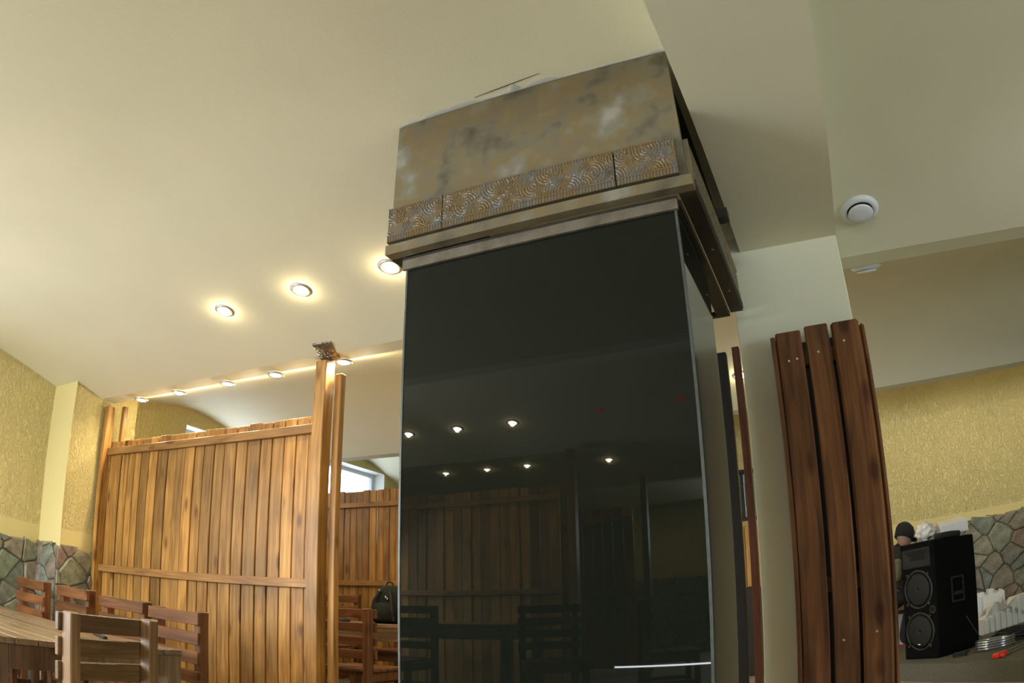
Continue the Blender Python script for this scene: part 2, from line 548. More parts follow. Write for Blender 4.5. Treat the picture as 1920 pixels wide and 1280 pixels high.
def window(idx, y0, y1, z0, z1, depth=.25):
    t = thing('window_%d' % idx, 'white framed window high in the left wall, bay %s' % ['behind the photographer', 'beside the near table', 'behind the wooden partition', 'of the far bay seen over the far partition'][idx - 1], 'window', (-6.25 - depth, (y0 + y1) / 2, z0))
    t['kind'] = 'structure'
    hy, h = (y1 - y0) / 2, z1 - z0
    for a, b in (((0, -hy, 0), (.06, hy, .06)), ((0, -hy, h - .06), (.06, hy, h)), ((0, -hy, .06), (.06, -hy + .07, h - .06)), ((0, hy - .07, .06), (.06, hy, h - .06)), ((0, -.04, .06), (.06, .04, h - .06))):
        box('window_frame', a, b, 'pvc', t)
    for s in (-1, 1):
        a, b = (-hy + .07, -.04) if s < 0 else (.04, hy - .07)
        box('pane', (.025, a, .06), (.032, b, h - .06), 'wglass', t, 0)
    box('handle', (.06, -.012, h * .45), (.085, .012, h * .45 + .12), 'white', t)
    # reveal lining
    r = .006
    box('reveal', (.06, hy - r, 0), (depth + .001, hy + r / 4, h), 'reveal', t, 0)
    box('reveal', (.06, -hy - r / 4, 0), (depth + .001, -hy + r, h), 'reveal', t, 0)
    box('reveal', (.06, -hy, h - r), (depth + .001, hy, h + r / 4), 'reveal', t, 0)
    box('window_sill', (.06, -hy, -r), (depth + .02, hy, r), 'pvc', t, 0)


for i, h in enumerate(HL):
    window(i + 1, *h)
# small dark-framed window on the far wall, seen between column and pillar
t = thing('window_5', 'small dark framed window glimpsed between glass column and pillar', 'window', (-.935, 8.42, 1.9)); t['kind'] = 'structure'
for a, b in (((-.315, 0, 0), (.315, .06, .05)), ((-.315, 0, .55), (.315, .06, .6)), ((-.315, 0, .05), (-.27, .06, .55)), ((.27, 0, .05), (.315, .06, .55)), ((-.02, 0, .05), (.02, .06, .55))):
    box('window_frame', a, b, 'dpost', t)
box('pane', (-.27, .02, .05), (.27, .026, .55), 'wglass', t, 0)
o = link('garden_shrub', (lambda b: (bmesh.ops.create_icosphere(b, subdivisions=3, radius=.5), b)[1])(bmesh.new()), 'green', None, (-1.25, 10.75, 1.9), smooth=False)
for v in o.data.vertices:
    v.co *= .8 + .4 * random.random()
for v in o.data.vertices:
    v.co.z = v.co.z * 2.4 if v.co.z > 0 else v.co.z * 4.4
tag(o, 'dark green shrub outside the small far window', 'shrub')
t = thing('window_7', 'wide unseen window in the far right wall, made for the added fill lamp', 'window', (6.2, -.4, .85)); t['kind'] = 'structure'
for a, b in (((0, -1.2, 0), (.06, 1.2, .07)), ((0, -1.2, 1.43), (.06, 1.2, 1.5)), ((0, -1.2, .07), (.06, -1.13, 1.43)), ((0, 1.13, .07), (.06, 1.2, 1.43)), ((0, -.04, .07), (.06, .04, 1.43))):
    box('window_frame', a, b, 'pvc', t)
box('pane', (.02, -1.13, .07), (.028, -.04, 1.43), 'wglass', t, 0); box('pane', (.02, .04, .07), (.028, 1.13, 1.43), 'wglass', t, 0)
# high band window behind the photographer
t = thing('window_6', 'long high window band in the rear wall behind the photographer', 'window', (-.1, -8.3, 1.95)); t['kind'] = 'structure'
for a, b in [((-1.7, 0, .65), (1.7, .06, .71)), ((-1.7, 0, 0), (1.7, .06, .06))] + [((x - .03, 0, .06), (x + .03, .06, .65)) for x in (-1.67, -.56, .55, 1.67)]:
    box('window_frame', a, b, 'pvc', t)
for x in (-1.67, -.56, .55):
    box('pane', (x + .03, .02, .06), (x + 1.08, .028, .65), 'wglass', t, 0)

# ------------------------------------------------------------------ stone wainscots


def clip_poly(poly, px, py, nx, ny):
    out = []
    for i in range(len(poly)):
        a, b = poly[i], poly[(i + 1) % len(poly)]
        da, db = (a[0] - px) * nx + (a[1] - py) * ny, (b[0] - px) * nx + (b[1] - py) * ny
        if da <= 0:
            out.append(a)
        if (da < 0) != (db < 0):
            t_ = da / (da - db)
            out.append((a[0] + (b[0] - a[0]) * t_, a[1] + (b[1] - a[1]) * t_))
    return out


def wainscot(wname, label, frame, W, H, size, seed, visible=None, one=False, asp=1.0):
    """frame = (origin, udir, normal); stones between u=0..W and z=0..H"""
    rnd = random.Random(seed)
    org, ud, nd = Vector(frame[0]), Vector(frame[1]), Vector(frame[2])
    nx, ny = max(1, round(W / (size * asp))), max(1, round(H / size))
    pts = []
    for j in range(-1, ny + 1):
        for i in range(-1, nx + 1):
            pts.append(((i + .5 + (j % 2) * .4 - .2 + rnd.uniform(-.46, .46)) * W / nx, (j + .5 + rnd.uniform(-.46, .46)) * H / ny))
    root = bpy.data.objects.new(wname, None)
    C.objects.link(root); root.location = org; root['kind'] = 'structure'; root['label'] = label; root['category'] = 'stonework'
    bmk = bmesh.new()
    p0, p1 = Vector((0, 0, 0)), ud * W + Vector((0, 0, H - .03)) + nd * .018
    add_box(bmk, [min(a, b) for a, b in zip(p0, p1)], [max(a, b) for a, b in zip(p0, p1)])
    link('mortar', bmk, 'mortar', root)
    whole = bmesh.new() if one else None
    for k, (cx_, cy_) in enumerate(pts):
        poly = [(0, 0), (W, 0), (W, H + .04), (0, H + .04)]
        for q, (qx, qy) in enumerate(pts):
            if q == k or abs(qx - cx_) > 3 * size or abs(qy - cy_) > 3 * size:
                continue
            dx, dy = qx - cx_, qy - cy_
            poly = clip_poly(poly, (cx_ + qx) / 2, (cy_ + qy) / 2, dx, dy)
            if len(poly) < 3:
                break
        if len(poly) < 3:
            continue
        cxm, cym = sum(p[0] for p in poly) / len(poly), sum(p[1] for p in poly) / len(poly)
        big = max(max(abs(p[0] - cxm), abs(p[1] - cym)) for p in poly)
        if big < .035:
            continue
        th = rnd.uniform(.026, .045)
        mid = ud * cxm + Vector((0, 0, cym))

        def ring(f, d, gap):
            o_ = []
            for i_, (x_, y_) in enumerate(poly):
                r_ = math.hypot(x_ - cxm, y_ - cym)
                g = max(.1, (r_ - gap) / r_) * f
                top_j = (jit[i_] if y_ > H - .01 else 0)
                o_.append(ud * ((x_ - cxm) * g) + Vector((0, 0, (y_ - cym) * g - top_j)) + nd * (d + .006 * jit2[i_]))
            return o_
        jit = [rnd.uniform(0, .05) for _ in poly]
        jit2 = [rnd.uniform(-1, 1) for _ in poly]
        bm = whole if one else bmesh.new()
        off = mid if one else Vector((0, 0, 0))
        rs = [[bm.verts.new(v + off) for v in ring(1, 0, .004)], [bm.verts.new(v + off) for v in ring(1, th * .7, .006)], [bm.verts.new(v + off) for v in ring(.88, th, .008)]]
        for a, b in zip(rs, rs[1:]):
            for i_ in range(len(a)):
                bm.faces.new((a[i_], a[(i_ + 1) % len(a)], b[(i_ + 1) % len(a)], b[i_]))
        bm.faces.new(rs[-1]); bm.faces.new(rs[0])
        if not one:
            link('stone', bm, 'stone', root, mid)
    if one:
        o = link('stone', whole, 'stone', root); o['kind'] = 'stuff'
    return root


wainscot('wall_left_stonework', 'rough flagstone cladding low on the left wall', ((-6.25, 1.55, 0), (0, 1, 0), (1, 0, 0)), 1.86, 1.33, .19, 3)
wainscot('wall_pilaster_stonework', 'narrow flagstones on the face of the yellow pier', ((-6.25, 3.40, 0), (1, 0, 0), (0, -1, 0)), .42, 1.33, .22, 5, asp=.55)
wainscot('wall_pilaster_stonework', 'flagstones on the side of the yellow pier by the partition post', ((-5.83, 3.36, 0), (0, 1, 0), (1, 0, 0)), .48, 1.31, .20, 8)
wainscot('wall_front_stonework', 'flagstone cladding behind the stage and the white foam', ((.95, 8.4, .30), (1, 0, 0), (0, -1, 0)), 2.1, 1.22, .21, 11)
wainscot('wall_back_stonework', 'flagstone cladding of the wall behind the photographer', ((-6.1, -8.0, .15), (1, 0, 0), (0, 1, 0)), 8.3, 1.3, .3, 12, one=True)

# ------------------------------------------------------------------ metal hood on the glass column
hood = thing('metal_hood', 'bronze patinated metal hood with embossed band on top of the black glass column', 'hood', (-.89, 2.14, 0))
HX = -.89


def hb(name, lo, hi, mat, parent=None, bev=.002):
    p = parent or hood
    return box(name, (lo[0] - HX, lo[1] - 2.14, lo[2]), (hi[0] - HX, hi[1] - 2.14, hi[2]), mat, p, bev)


hb('front_panel', (-1.485, 2.14, 2.42), (-.292, 2.155, 3.03), 'hood')
hb('side_panel', (-.335, 2.155, 2.42), (-.32, 3.40, 3.03), 'darkm')
hb('side_panel', (-1.485, 2.155, 2.42), (-1.47, 3.40, 3.03), 'darkm')
hb('top_strut', (-.32, 2.84, 2.64), (-.235, 2.90, 2.69), 'darkm')['label'] = 'short metal bracket holding the side band'
hb('corner_upright', (-.335, 2.156, 2.42), (-.294, 2.175, 2.72), 'hood')
# lip: a lipped frame round the bottom
hb('front_lip', (-1.49, 2.112, 2.385), (-.272, 2.16, 2.428), 'hood')
hb('side_lip', (-.335, 2.161, 2.385), (-.272, 3.32, 2.398), 'darkm')
hb('side_lip', (-.275, 2.161, 2.398), (-.269, 3.32, 2.43), 'darkm', bev=.001)
hb('side_lip', (-1.49, 2.161, 2.385), (-1.42, 3.40, 2.398), 'darkm')
hb('recess_plate', (-1.44, 2.165, 2.3745), (-.345, 2.20, 2.3848), 'darkm')
hb('inner_channel', (-.40, 2.2, 2.362), (-.337, 3.30, 2.3845), 'darkm')
hb('end_plate', (-1.42, 3.27, 2.36), (-.336, 3.30, 2.3845), 'darkm')
hb('glass_clamp', (-1.44, 2.166, 2.333), (-.345, 2.18, 2.374), 'pink', bev=.001)


def relief(L, H, seed, nu, nv):
    """embossed sheet: overlapping fan rings, an edge ridge; local x along, z up, facing -y"""
    rnd = random.Random(seed)
    cs = [(i * .038 + rnd.uniform(-.03, .03), rnd.choice([.0, .25, .55, .85]) * H) for i in range(int(L / .038) + 3)]
    rnd.shuffle(cs)
    bm = bmesh.new()
    grid = []
    for j in range(nv + 1):
        row = []
        v = H * j / nv
        for i in range(nu + 1):
            u = L * i / nu
            best = None
            for k, (a, b) in enumerate(cs):
                d = math.hypot(u - a, v - b)
                if d < .06 and (best is None or k > best[0]):
                    best = (k, d)
            h = 0
            if best:
                h = .0022 * math.sin(best[1] * 2 * PI / .0115) + rnd.uniform(-.0008, .0008)
            if v < .16 * H or v > .93 * H:
                h = .0018 * math.sin(u * 2 * PI / .012 + seed)
            if abs(v - .2 * H) < H / nv or j == nv or j == nv - 1 or j == 0:
                h = .0045
            row.append(bm.verts.new((u, -.008 - h, v)))
        grid.append(row)
    for j in range(nv):
        for i in range(nu):
            bm.faces.new((grid[j][i], grid[j][i + 1], grid[j + 1][i + 1], grid[j + 1][i]))
    rim = grid[0] + [r[-1] for r in grid[1:]] + grid[-1][-2::-1] + [r[0] for r in grid[-2:0:-1]]
    back = [bm.verts.new((v.co.x, .012, v.co.z)) for v in rim]
    for i in range(len(rim)):
        j = (i + 1) % len(rim)
        bm.faces.new((rim[i], back[i], back[j], rim[j]))
    bm.faces.new(back)
    return mesh_from(bm)


for x0, x1, s in ((-1.488, -1.241, 1), (-1.237, -.547, 2), (-.541, -.318, 3)):
    link('embossed_panel', relief(x1 - x0, .155, s, int((x1 - x0) * 300), 44), 'band', hood, (x0 - HX, 2.128 - 2.14, 2.442))
for y0, y1, s in ((2.16, 2.72, 4), (2.725, 3.33, 6)):
    link('embossed_panel', relief(y1 - y0, .165, s, int((y1 - y0) * 150), 22), 'band', hood, (-.288 - HX, y0 - 2.14, 2.44), (0, 0, PI / 2))
hb('panel_end', (-.297, 2.157, 2.44), (-.272, 2.163, 2.605), 'hood')
for x, y, z in ((-.30, 2.62, 2.383), (-.30, 3.05, 2.383)):
    bm = bmesh.new(); add_cyl(bm, (0, 0, 0), .005, .005, .004, 10); link('screw', bm, 'screw', hood, (x - HX, y - 2.14, z))
# white filler smeared along the joint with the vault
bm = bmesh.new()
prev = None
rnd = random.Random(4)
wd = .02
for i in range(150):
    x = -1.49 + 1.20 * i / 149
    wd = min(.026, max(.005, wd + rnd.uniform(-.006, .006)))
    ww = wd * (1.0 if x < -.75 else .6) + (.04 * max(0, 1 - abs(x + .93) / .03))
    y1 = 2.14 - ww
    a, b = bm.verts.new((x, 2.141, vault_z(2.141) - .004)), bm.verts.new((x, y1, vault_z(y1) - .003))
    if prev:
        bm.faces.new((prev[0], a, b, prev[1]))
    prev = (a, b)
bmesh.ops.solidify(bm, geom=bm.faces[:], thickness=.003)
tag(link('filler_smear', bm, 'caulk'), 'ragged white filler smeared where hood meets the ceiling', 'filler')
tag(link('ceiling_crack', tube_mesh([(-1.10, 2.11, vault_z(2.11) - .002), (-.97, 2.10, vault_z(2.10) - .002), (-.80, 2.085, vault_z(2.085) - .002)], [.001, .0022, .001], 5), 'darkm'), 'thin dark crack in the ceiling above the hood', 'crack')

# ------------------------------------------------------------------ black glass column
gc = thing('glass_column', 'tall black glass column reflecting the room, under the bronze hood', 'glass column', (-.89, 2.185, 0))


def gb_(name, lo, hi, mat, bev=0):
    return box(name, (lo[0] - HX, lo[1] - 2.185, lo[2]), (hi[0] - HX, hi[1] - 2.185, hi[2]), mat, gc, bev)


gb_('front_pane', (-1.418, 2.18, .12), (-.362, 2.19, 2.336), 'glass')
gb_('side_pane', (-.362, 2.192, .12), (-.352, 2.74, 2.336), 'glass')
gb_('side_pane', (-1.430, 2.192, .12), (-1.420, 2.74, 2.336), 'glass')
gb_('back_pane', (-1.418, 2.73, .12), (-.363, 2.74, 2.336), 'glass')
gb_('corner_strip', (-1.428, 2.177, .12), (-1.419, 2.191, 2.336), 'edge', .001)
gb_('corner_strip', (-.3615, 2.177, .12), (-.352, 2.191, 2.336), 'edge', .001)
gb_('base_plinth', (-1.45, 2.15, 0), (-.33, 2.76, .12), 'darkm', .004)

# ------------------------------------------------------------------ plank cladding on the pillar
pc = thing('plank_cladding', 'dark brown weathered planks cladding the front of the cream pillar', 'cladding', (.055, 3.33, 0))


def plank(x0, x1, y0, y1, z1, bev=.006):
    return box('plank', (x0 - .055, y0 - 3.33, 0), (x1 - .055, y1 - 3.33, z1), 'plank', pc, bev)


plank(-.135, -.012, 3.30, 3.33, 2.235)
plank(.008, .122, 3.295, 3.327, 2.245)
plank(.137, .275, 3.285, 3.33, 2.24, .012)
box('plank', (-.16 - .055, 3.305 - 3.33, 0), (-.138 - .055, 3.40 - 3.33, 2.22), 'plank', pc, .003)
box('plank', (.2755 - .055, 3.292 - 3.33, 0), (.30 - .055, 3.405 - 3.33, 2.215), 'plank', pc, .01)
for z in (.5, 1.02, 2.07):
    box('batten', (-.13 - .055, 3.335 - 3.33, z), (.27 - .055, 3.36 - 3.33, z + .07), 'plank', pc)
box('backing_board', (-.13 - .055, 3.385 - 3.33, 0), (.27 - .055, 3.408 - 3.33, 2.2), 'dpost', pc)
for x, z in ((-.085, 2.09), (-.045, 2.095), (.06, 2.11), (.19, 2.14), (.05, .8), (.2, .82)):
    bm = bmesh.new(); add_cyl(bm, (0, 0, 0), .0055, .0055, .004, 10, Matrix.Rotation(PI / 2, 3, 'X'))
    link('screw', bm, 'screw', pc, (x - .055, (3.298 if x < 0 else 3.293 if x < .13 else 3.283) - 3.33, z))

# dark uprights seen through the slit between column and pillar
t = tag(box('wooden_post', (-.49, 3.80, .15), (-.44, 3.86, 2.36), 'dpost'), 'black slim post in the slit beside the glass column', 'post')
t = tag(box('wooden_post', (-.405, 3.80, .15), (-.365, 3.86, 2.38), 'rpost'), 'red brown slim post in the slit against the pillar', 'post')

# ------------------------------------------------------------------ downlights


def downlight_mesh():
    b1 = bmesh.new()
    add_lathe(b1, [(.044, .004), (.044, -.006), (.056, -.010), (.066, -.004), (.066, .004)], 28)
    b2 = bmesh.new()
    add_lathe(b2, [(.001, -.014), (.022, -.013), (.043, -.007), (.043, .002), (.001, .003)], 24)
    return mesh_from(b1, 'trim_ring'), mesh_from(b2, 'bulb')


RING, BULB = downlight_mesh()
RING.materials.append(M['chrome']); BULB.materials.append(M['bulb'])
spot = bpy.data.lights.new('downlight_beam', 'SPOT'); spot.energy = 30; spot.color = WARM; spot.spot_size = math.radians(155); spot.spot_blend = .9; spot.shadow_soft_size = .02
halo = bpy.data.lights.new('downlight_halo', 'POINT'); halo.energy = 1.5; halo.color = WARM; halo.shadow_soft_size = 0

wash = bpy.data.lights.new('downlight_wash', 'POINT'); wash.energy = 5.0; wash.color = WARM; wash.shadow_soft_size = 0  # extra lamp set off each beam fitting to brighten the far bay


def downlight(x, y, label, group, drop=0.0, flat=False):
    z = min(vault_z(y), ZS if flat else 9) - drop
    sl = 0 if flat else (vault_z(y + .02) - vault_z(y - .02)) / .04
    t = thing('ceiling_downlight', label, 'downlight', (x, y, z), 0, group)
    t.rotation_euler = (math.atan(sl), 0, 0)
    for nm, me in (('trim_ring', RING), ('bulb', BULB)):
        o = bpy.data.objects.new(nm, me); C.objects.link(o); o.parent = t
        me.polygons.foreach_set('use_smooth', [True] * len(me.polygons))
    for nm, l, dz in (('downlight_beam', spot, -.018), ('downlight_halo', wash if flat else halo, -.07 if flat else -.04)):
        o = bpy.data.objects.new(nm, l); C.objects.link(o); o.parent = t; o.location = (0, .28 if l is wash else 0, dz)
    return t


G1 = 'downlights on the near vault'
for x, l in ((-3.45, 'glowing downlight furthest left on the near vault, above the partition'), (-2.77, 'glowing downlight with wide halo, middle of the near vault row'), (-2.115, 'glowing downlight half hidden by the left bottom corner of the metal hood')):
    downlight(x, 3.06, l, G1)
for x, l in ((-3.6, 'added unseen downlight above the camera end of the near table'), (-4.4, 'added unseen downlight over the middle of the near table'), (-5.2, 'added unseen downlight nearest the left wall')):  # unseen lamps added to bounce light up to the near ceiling
    downlight(x, .45, l, 'added unseen downlights on the camera side of the near vault')
G2 = 'downlights along the beam above the partition'
for x, l in ((-5.37, 'small downlight above the left post of the partition'), (-4.82, 'second small downlight from the left post along the beam'), (-4.20, 'third small downlight along the beam above the partition'), (-3.67, 'fourth small downlight along the beam, left of the dark ceiling tile'), (-3.02, 'bright downlight touching the top of the tall partition post')):
    downlight(x, 3.855, l, G2, .012, True)
for x, l in ((-3.0, 'added fill downlight of the far bay hidden behind the left edge of the glass column'), (-2.2, 'added fill downlight of the far bay behind the middle of the glass column'), (-1.4, 'added fill downlight of the far bay behind the right part of the glass column')):  # lamps added out of sight to warm the far bay and its partition
    downlight(x, 5.0, l, 'downlights of the far bays')
downlight(-.60, 6.1, 'small downlight glimpsed through the slit beside the glass column', 'downlights of the far bays')
soft = bpy.data.lights.new('stage_fill_beam', 'SPOT'); soft.energy = 13; soft.color = WARM; soft.spot_size = math.radians(150); soft.spot_blend = 1; soft.shadow_soft_size = .02
for x, l in ((.75, 'added unseen downlight over the stage, first from the pillar'), (1.75, 'added unseen downlight over the stage, second from the pillar'), (2.75, 'added unseen downlight over the stage, third from the pillar')):  # unseen lamps added to brighten the wall behind the stage
    q = downlight(x, 7.45, l, 'added unseen downlights over the stage')
    for ch in q.children:
        if ch.type == 'LIGHT' and ch.data is spot:
            ch.data = soft
G3 = 'downlights reflected in the black glass'
WHERE = ['touching the left edge of the black glass', 'in the middle of the upper row of three', 'at the right end of the upper row, the largest', 'leftmost just above the mirrored partition', 'second from left just above the mirrored partition', 'third from left just above the mirrored partition', 'alone right of the mirrored partition post', 'leftmost of the lowest trio on the right', 'middle of the lowest trio on the right', 'rightmost of the lowest trio on the right']
for k, (x, y) in enumerate(((-4.23, -2.27), (-3.63, -2.28), (-3.0, -2.30), (-5.09, -4.62), (-4.44, -4.62), (-3.84, -4.62), (-2.73, -4.75), (-3.58, -6.8), (-3.0, -6.8), (-2.48, -6.85))):
    downlight(x, y, 'mirrored white lamp, ' + WHERE[k], G3)
RW = ['upper left', 'upper right', 'lower left', 'lower right']
for k, (x, y) in enumerate(((-2.05, -2.3), (-1.25, -2.3), (-1.9, -4.1), (-1.35, -4.1))):  # small glowing discs put in for the red spots in the glass
    bm = bmesh.new(); add_lathe(bm, [(.001, -.006), (.04, -.005), (.045, .002), (.001, .003)], 20)
    tag(link('red_disc', bm, 'redglow', None, (x, y, vault_z(y) - .003)), 'dim red glowing disc mirrored as the %s faint red spot in the black glass' % RW[k], 'lamp', 'dim red ceiling discs')

# square embossed tile at the top of the post
bm = bmesh.new()
p = [(-3.07, 3.56), (-2.93, 3.58), (-2.995, 3.78), (-3.16, 3.80)]
v = [bm.verts.new((a, b, ZS + (.022 if b < 3.7 else -.016))) for a, b in p] + [bm.verts.new((a, b, ZS + (.034 if b < 3.7 else -.004))) for a, b in p]
for f in ((0, 1, 2, 3), (7, 6, 5, 4), (0, 4, 5, 1), (1, 5, 6, 2), (2, 6, 7, 3), (3, 7, 4, 0)):
    bm.faces.new([v[i] for i in f])
tag(link('ceiling_tile', bm, 'tile'), 'dark embossed square metal plate on the beam at the tall post', 'metal plate')

# ------------------------------------------------------------------ air valves


def air_vent(x, y, r, label):
    sl = (vault_z(y + .03) - vault_z(y - .03)) / .06
    t = thing('air_vent', label, 'vent', (x, y, vault_z(y)), 0, 'round ceiling air valves')
    t.rotation_euler = (math.atan(sl), 0, 0)
    b = bmesh.new(); add_lathe(b, [(r * .66, .0), (r * .66, -.014), (r * .72, -.024), (r * .85, -.022), (r, -.010), (r, .004), (r * .9, .004)], 48); link('outer_ring', b, 'white', t, smooth=True)
    b = bmesh.new(); add_lathe(b, [(.001, -.040), (r * .3, -.041), (r * .60, -.038), (r * .66, -.032), (r * .63, -.026), (.001, -.024)], 48); link('centre_disc', b, 'white', t, smooth=True)
    b = bmesh.new(); add_lathe(b, [(.001, -.008), (r * .65, -.008), (r * .65, .002), (.001, .002)], 32); link('dark_throat', b, 'black', t)


air_vent(.412, 3.36, .104, 'round white air valve on the ceiling right of the cross beam')
air_vent(.445, 3.985, .095, 'shadowed round air valve seen edge-on beyond the ceiling edge')

# ------------------------------------------------------------------ partitions
EDGE = [-5.765, -5.655, -5.545, -5.44, -5.335, -5.235, -5.115, -4.99, -4.855, -4.735, -4.61, -4.487, -4.376, -4.251, -4.133, -3.997, -3.879, -3.744, -3.628, -3.508, -3.393, -3.272, -3.155]


def partition(label, y, edges, z0, ztop, rails, gap=.003, seed=1, back=False, cat='partition'):
    rnd = random.Random(seed)
    cx_ = (edges[0] + edges[-1]) / 2
    t = thing('wooden_partition', label, cat, (cx_, y, z0))
    for a, b in zip(edges, edges[1:]):
        d = rnd.uniform(-.008, .008)
        top = ztop + rnd.uniform(-.007, .005)
        box('board', (a + gap - cx_, d, .05), (b - gap - cx_, d + .022, top - z0), 'pine_z', t, .003)
    s = -1
    for z, h in rails:
        box('rail', (edges[0] - cx_, -.042, z - z0), (edges[-1] - cx_, -.008, z + h - z0), 'pine_x', t, .003)
        if back:
            box('rail', (edges[0] - cx_, .03, z - z0), (edges[-1] - cx_, .062, z + h - z0), 'pine_x', t, .003)
    return t, cx_


P1, c1 = partition('tall pine board partition standing left of the glass column', 3.83, EDGE, .0, 2.355, ((2.225, .065), (1.16, .062)), .0055, seed=2)
# posts of the front partition: a pair at each end
box('post', (-3.165 - c1, -.105, 0), (-3.068 - c1, -.006, 2.715), 'pine_z', P1, .004)
box('post', (-3.050 - c1, -.02, 0), (-2.995 - c1, .035, 2.63), 'pine_z', P1, .004)
box('post', (-5.80 - c1, -.09, 0), (-5.745 - c1, -.006, 2.68), 'pine_z', P1, .004)
box('post', (-5.70 - c1, .04, 0), (-5.655 - c1, .085, 2.70), 'pine_z', P1, .004)
box('block', (-3.19 - c1, -.04, 2.5), (-3.168 - c1, .0, 2.66), 'pine_z', P1, .003)
e2 = [-5.95]
rnd = random.Random(9)
while e2[-1] < -3.6:
    e2.append(e2[-1] + rnd.uniform(.082, .098))
P2, c2 = partition('pine board partition of the far bay, behind the backpack', 6.60, e2, .15, 2.35, ((2.16, .055), (1.285, .055)), seed=5)
e3 = [-5.7 + .115 * i for i in range(27)]
P3, c3 = partition('long pine board partition behind the photographer, mirrored in the black glass', -2.84, e3, .15, 2.36, ((2.20, .06), (1.2, .06)), seed=6)
box('post', (-2.62 - c3, -.05, 0), (-2.53 - c3, .05, 2.57), 'pine_z', P3, .004)
e4 = [-5.0 + .14 * i for i in range(19)]
P4, c4 = partition('farthest pine board partition mirrored in the black glass', -4.9, e4, .15, 2.34, ((2.15, .06), (1.2, .06)), seed=7)
box('post', (-2.36 - c4, -.05, 0), (-2.28 - c4, .05, 2.57), 'pine_z', P4, .004)
for P in (P3, P4):
    for ch in list(P.children):
        if ch.name.startswith('rail'):
            ch.location.y = .042

e5 = [-.9 + .13 * i for i in range(52)]  # unseen partition added as a shade caster for the lower pillar
P5, c5 = partition('unseen board partition added behind the photographer on the right to cast shade', -2.84, e5, .15, 2.33, ((2.20, .06), (1.2, .06)), seed=12)
# ------------------------------------------------------------------ chairs


def make_chair(label, zm, xm, step=.097, sh=.072, ns=5):
    """faces -Y; width .47 posts, slats stick out a little; back plane at y=+.22"""
    t = thing('slatted_chair', label, 'chair', group='slatted wooden chairs')
    w_, d_, H = .23, .22, .93
    for s in (-1, 1):
        x0, x1 = (s * w_ - .0275, s * w_ + .0275)
        box('leg', (x0, d_ - .03, 0), (x1, d_ + .035, H), zm, t, .005)
        box('leg', (x0, -d_ - .03, 0), (x1, -d_ + .02, .43), zm, t, .004)
        box('side_rail', (s * w_ - .012, -d_ + .02, .35), (s * w_ + .012, d_ - .03, .42), zm, t, .003)
        box('side_stretcher', (s * w_ - .012, -d_ + .02, .14), (s * w_ + .012, d_ - .03, .18), zm, t, .003)
    for k in range(ns):
        z = H - .006 - k * step
        box('back_slat', (-w_ - .045, d_ - .055, z - sh), (w_ + .045, d_ - .031, z), xm, t, .003)
    for k in range(5):
        y = -d_ - .035 + k * .092
        box('seat_slat', (-w_ - .035, y, .43), (w_ + .035, y + .078, .452), xm, t, .003)
    box('front_rail', (-w_ + .028, -d_ - .02, .35), (w_ - .028, -d_ + .004, .42), xm, t, .003)
    return t


near = make_chair('brown slatted chair nearest the camera, its back turned at the table end', 'brn_z', 'brn_x', .092, .070)
near.location = (-2.60, 1.63, 0)
near.rotation_euler = (0, 0, -PI / 2 + .05)
near.scale = (.85, 1, 1)
ch0 = make_chair('reddish slatted chair at the right end of the row against the partition', 'red_z', 'red_x', .108, .070, 4)
ch0.location = (-3.43, 2.62, 0)
ch0.scale = (1.08, 1, 1.03)
ch0.rotation_euler = (0, 0, -.16)
copy_tree(ch0, (-4.08, 2.70, 0), -.10, 'reddish slatted chair second from the right in the row, partly behind its neighbour', (1.1, 1, 1.045))
copy_tree(ch0, (-4.86, 2.78, 0), -.12, 'reddish slatted chair third from the right, left of the partition post', (1.04, 1, 1.065))
copy_tree(ch0, (-5.60, 2.80, 0), -.08, 'reddish slatted chair at the far left in front of the flagstones', (1.08, 1, 1.07))
b1 = copy_tree(ch0, (-3.37, 4.62, .15), PI, 'dark red slatted chair with its back to the camera between partition and glass column', (1, 1, .955))
b2 = copy_tree(ch0, (-4.77, 5.95, .15), 0, 'reddish slatted chair against the far partition, left of the backpack', (1, 1, 1.10))
b3 = copy_tree(ch0, (-3.82, 5.95, .15), 0, 'reddish slatted chair against the far partition, behind the backpack', (1, 1, 1.10))
m1 = copy_tree(ch0, (-2.3, -1.5, .15), 2.6, 'dark slatted chair reflected low in the black glass', (1, 1, 1))
m2 = copy_tree(ch0, (-1.5, -2.3, .15), 1.2, 'slatted chair reflected at the right foot of the black glass', (1, 1, 1))
m3 = copy_tree(ch0, (-3.6, -1.15, .15), PI, 'slatted chair reflected at the left foot of the black glass', (1, 1, 1))

# ------------------------------------------------------------------ tables


def make_table(label, x0, x1, y0, y1, h, n, loc):
    t = thing('plank_table', label, 'table', loc, 0, 'plank dining tables')
    wy = (y1 - y0) / n
    for k in range(n):
        box('top_plank', (x0, y0 + k * wy + .002, h - .03), (x1, y0 + (k + 1) * wy - .002, h), 'tab_x', t, .003)
    for x in (x0 + .05, x1 - .05):
        for y in (y0 + .05, y1 - .05):
            box('leg', (x - .045, y - .045, 0), (x + .045, y + .045, h - .03), 'tab_z', t, .004)
    for x in (x0 + .02, x1 - .02):
        box('apron', (x - .015, y0 + .095, h - .14), (x + .015, y1 - .095, h - .03), 'tab_z', t, .003)
    for y in (y0 + .02, y1 - .02):
        box('apron', (x0 + .095, y - .015, h - .14), (x1 - .095, y + .015, h - .03), 'tab_x', t, .003)
    return t


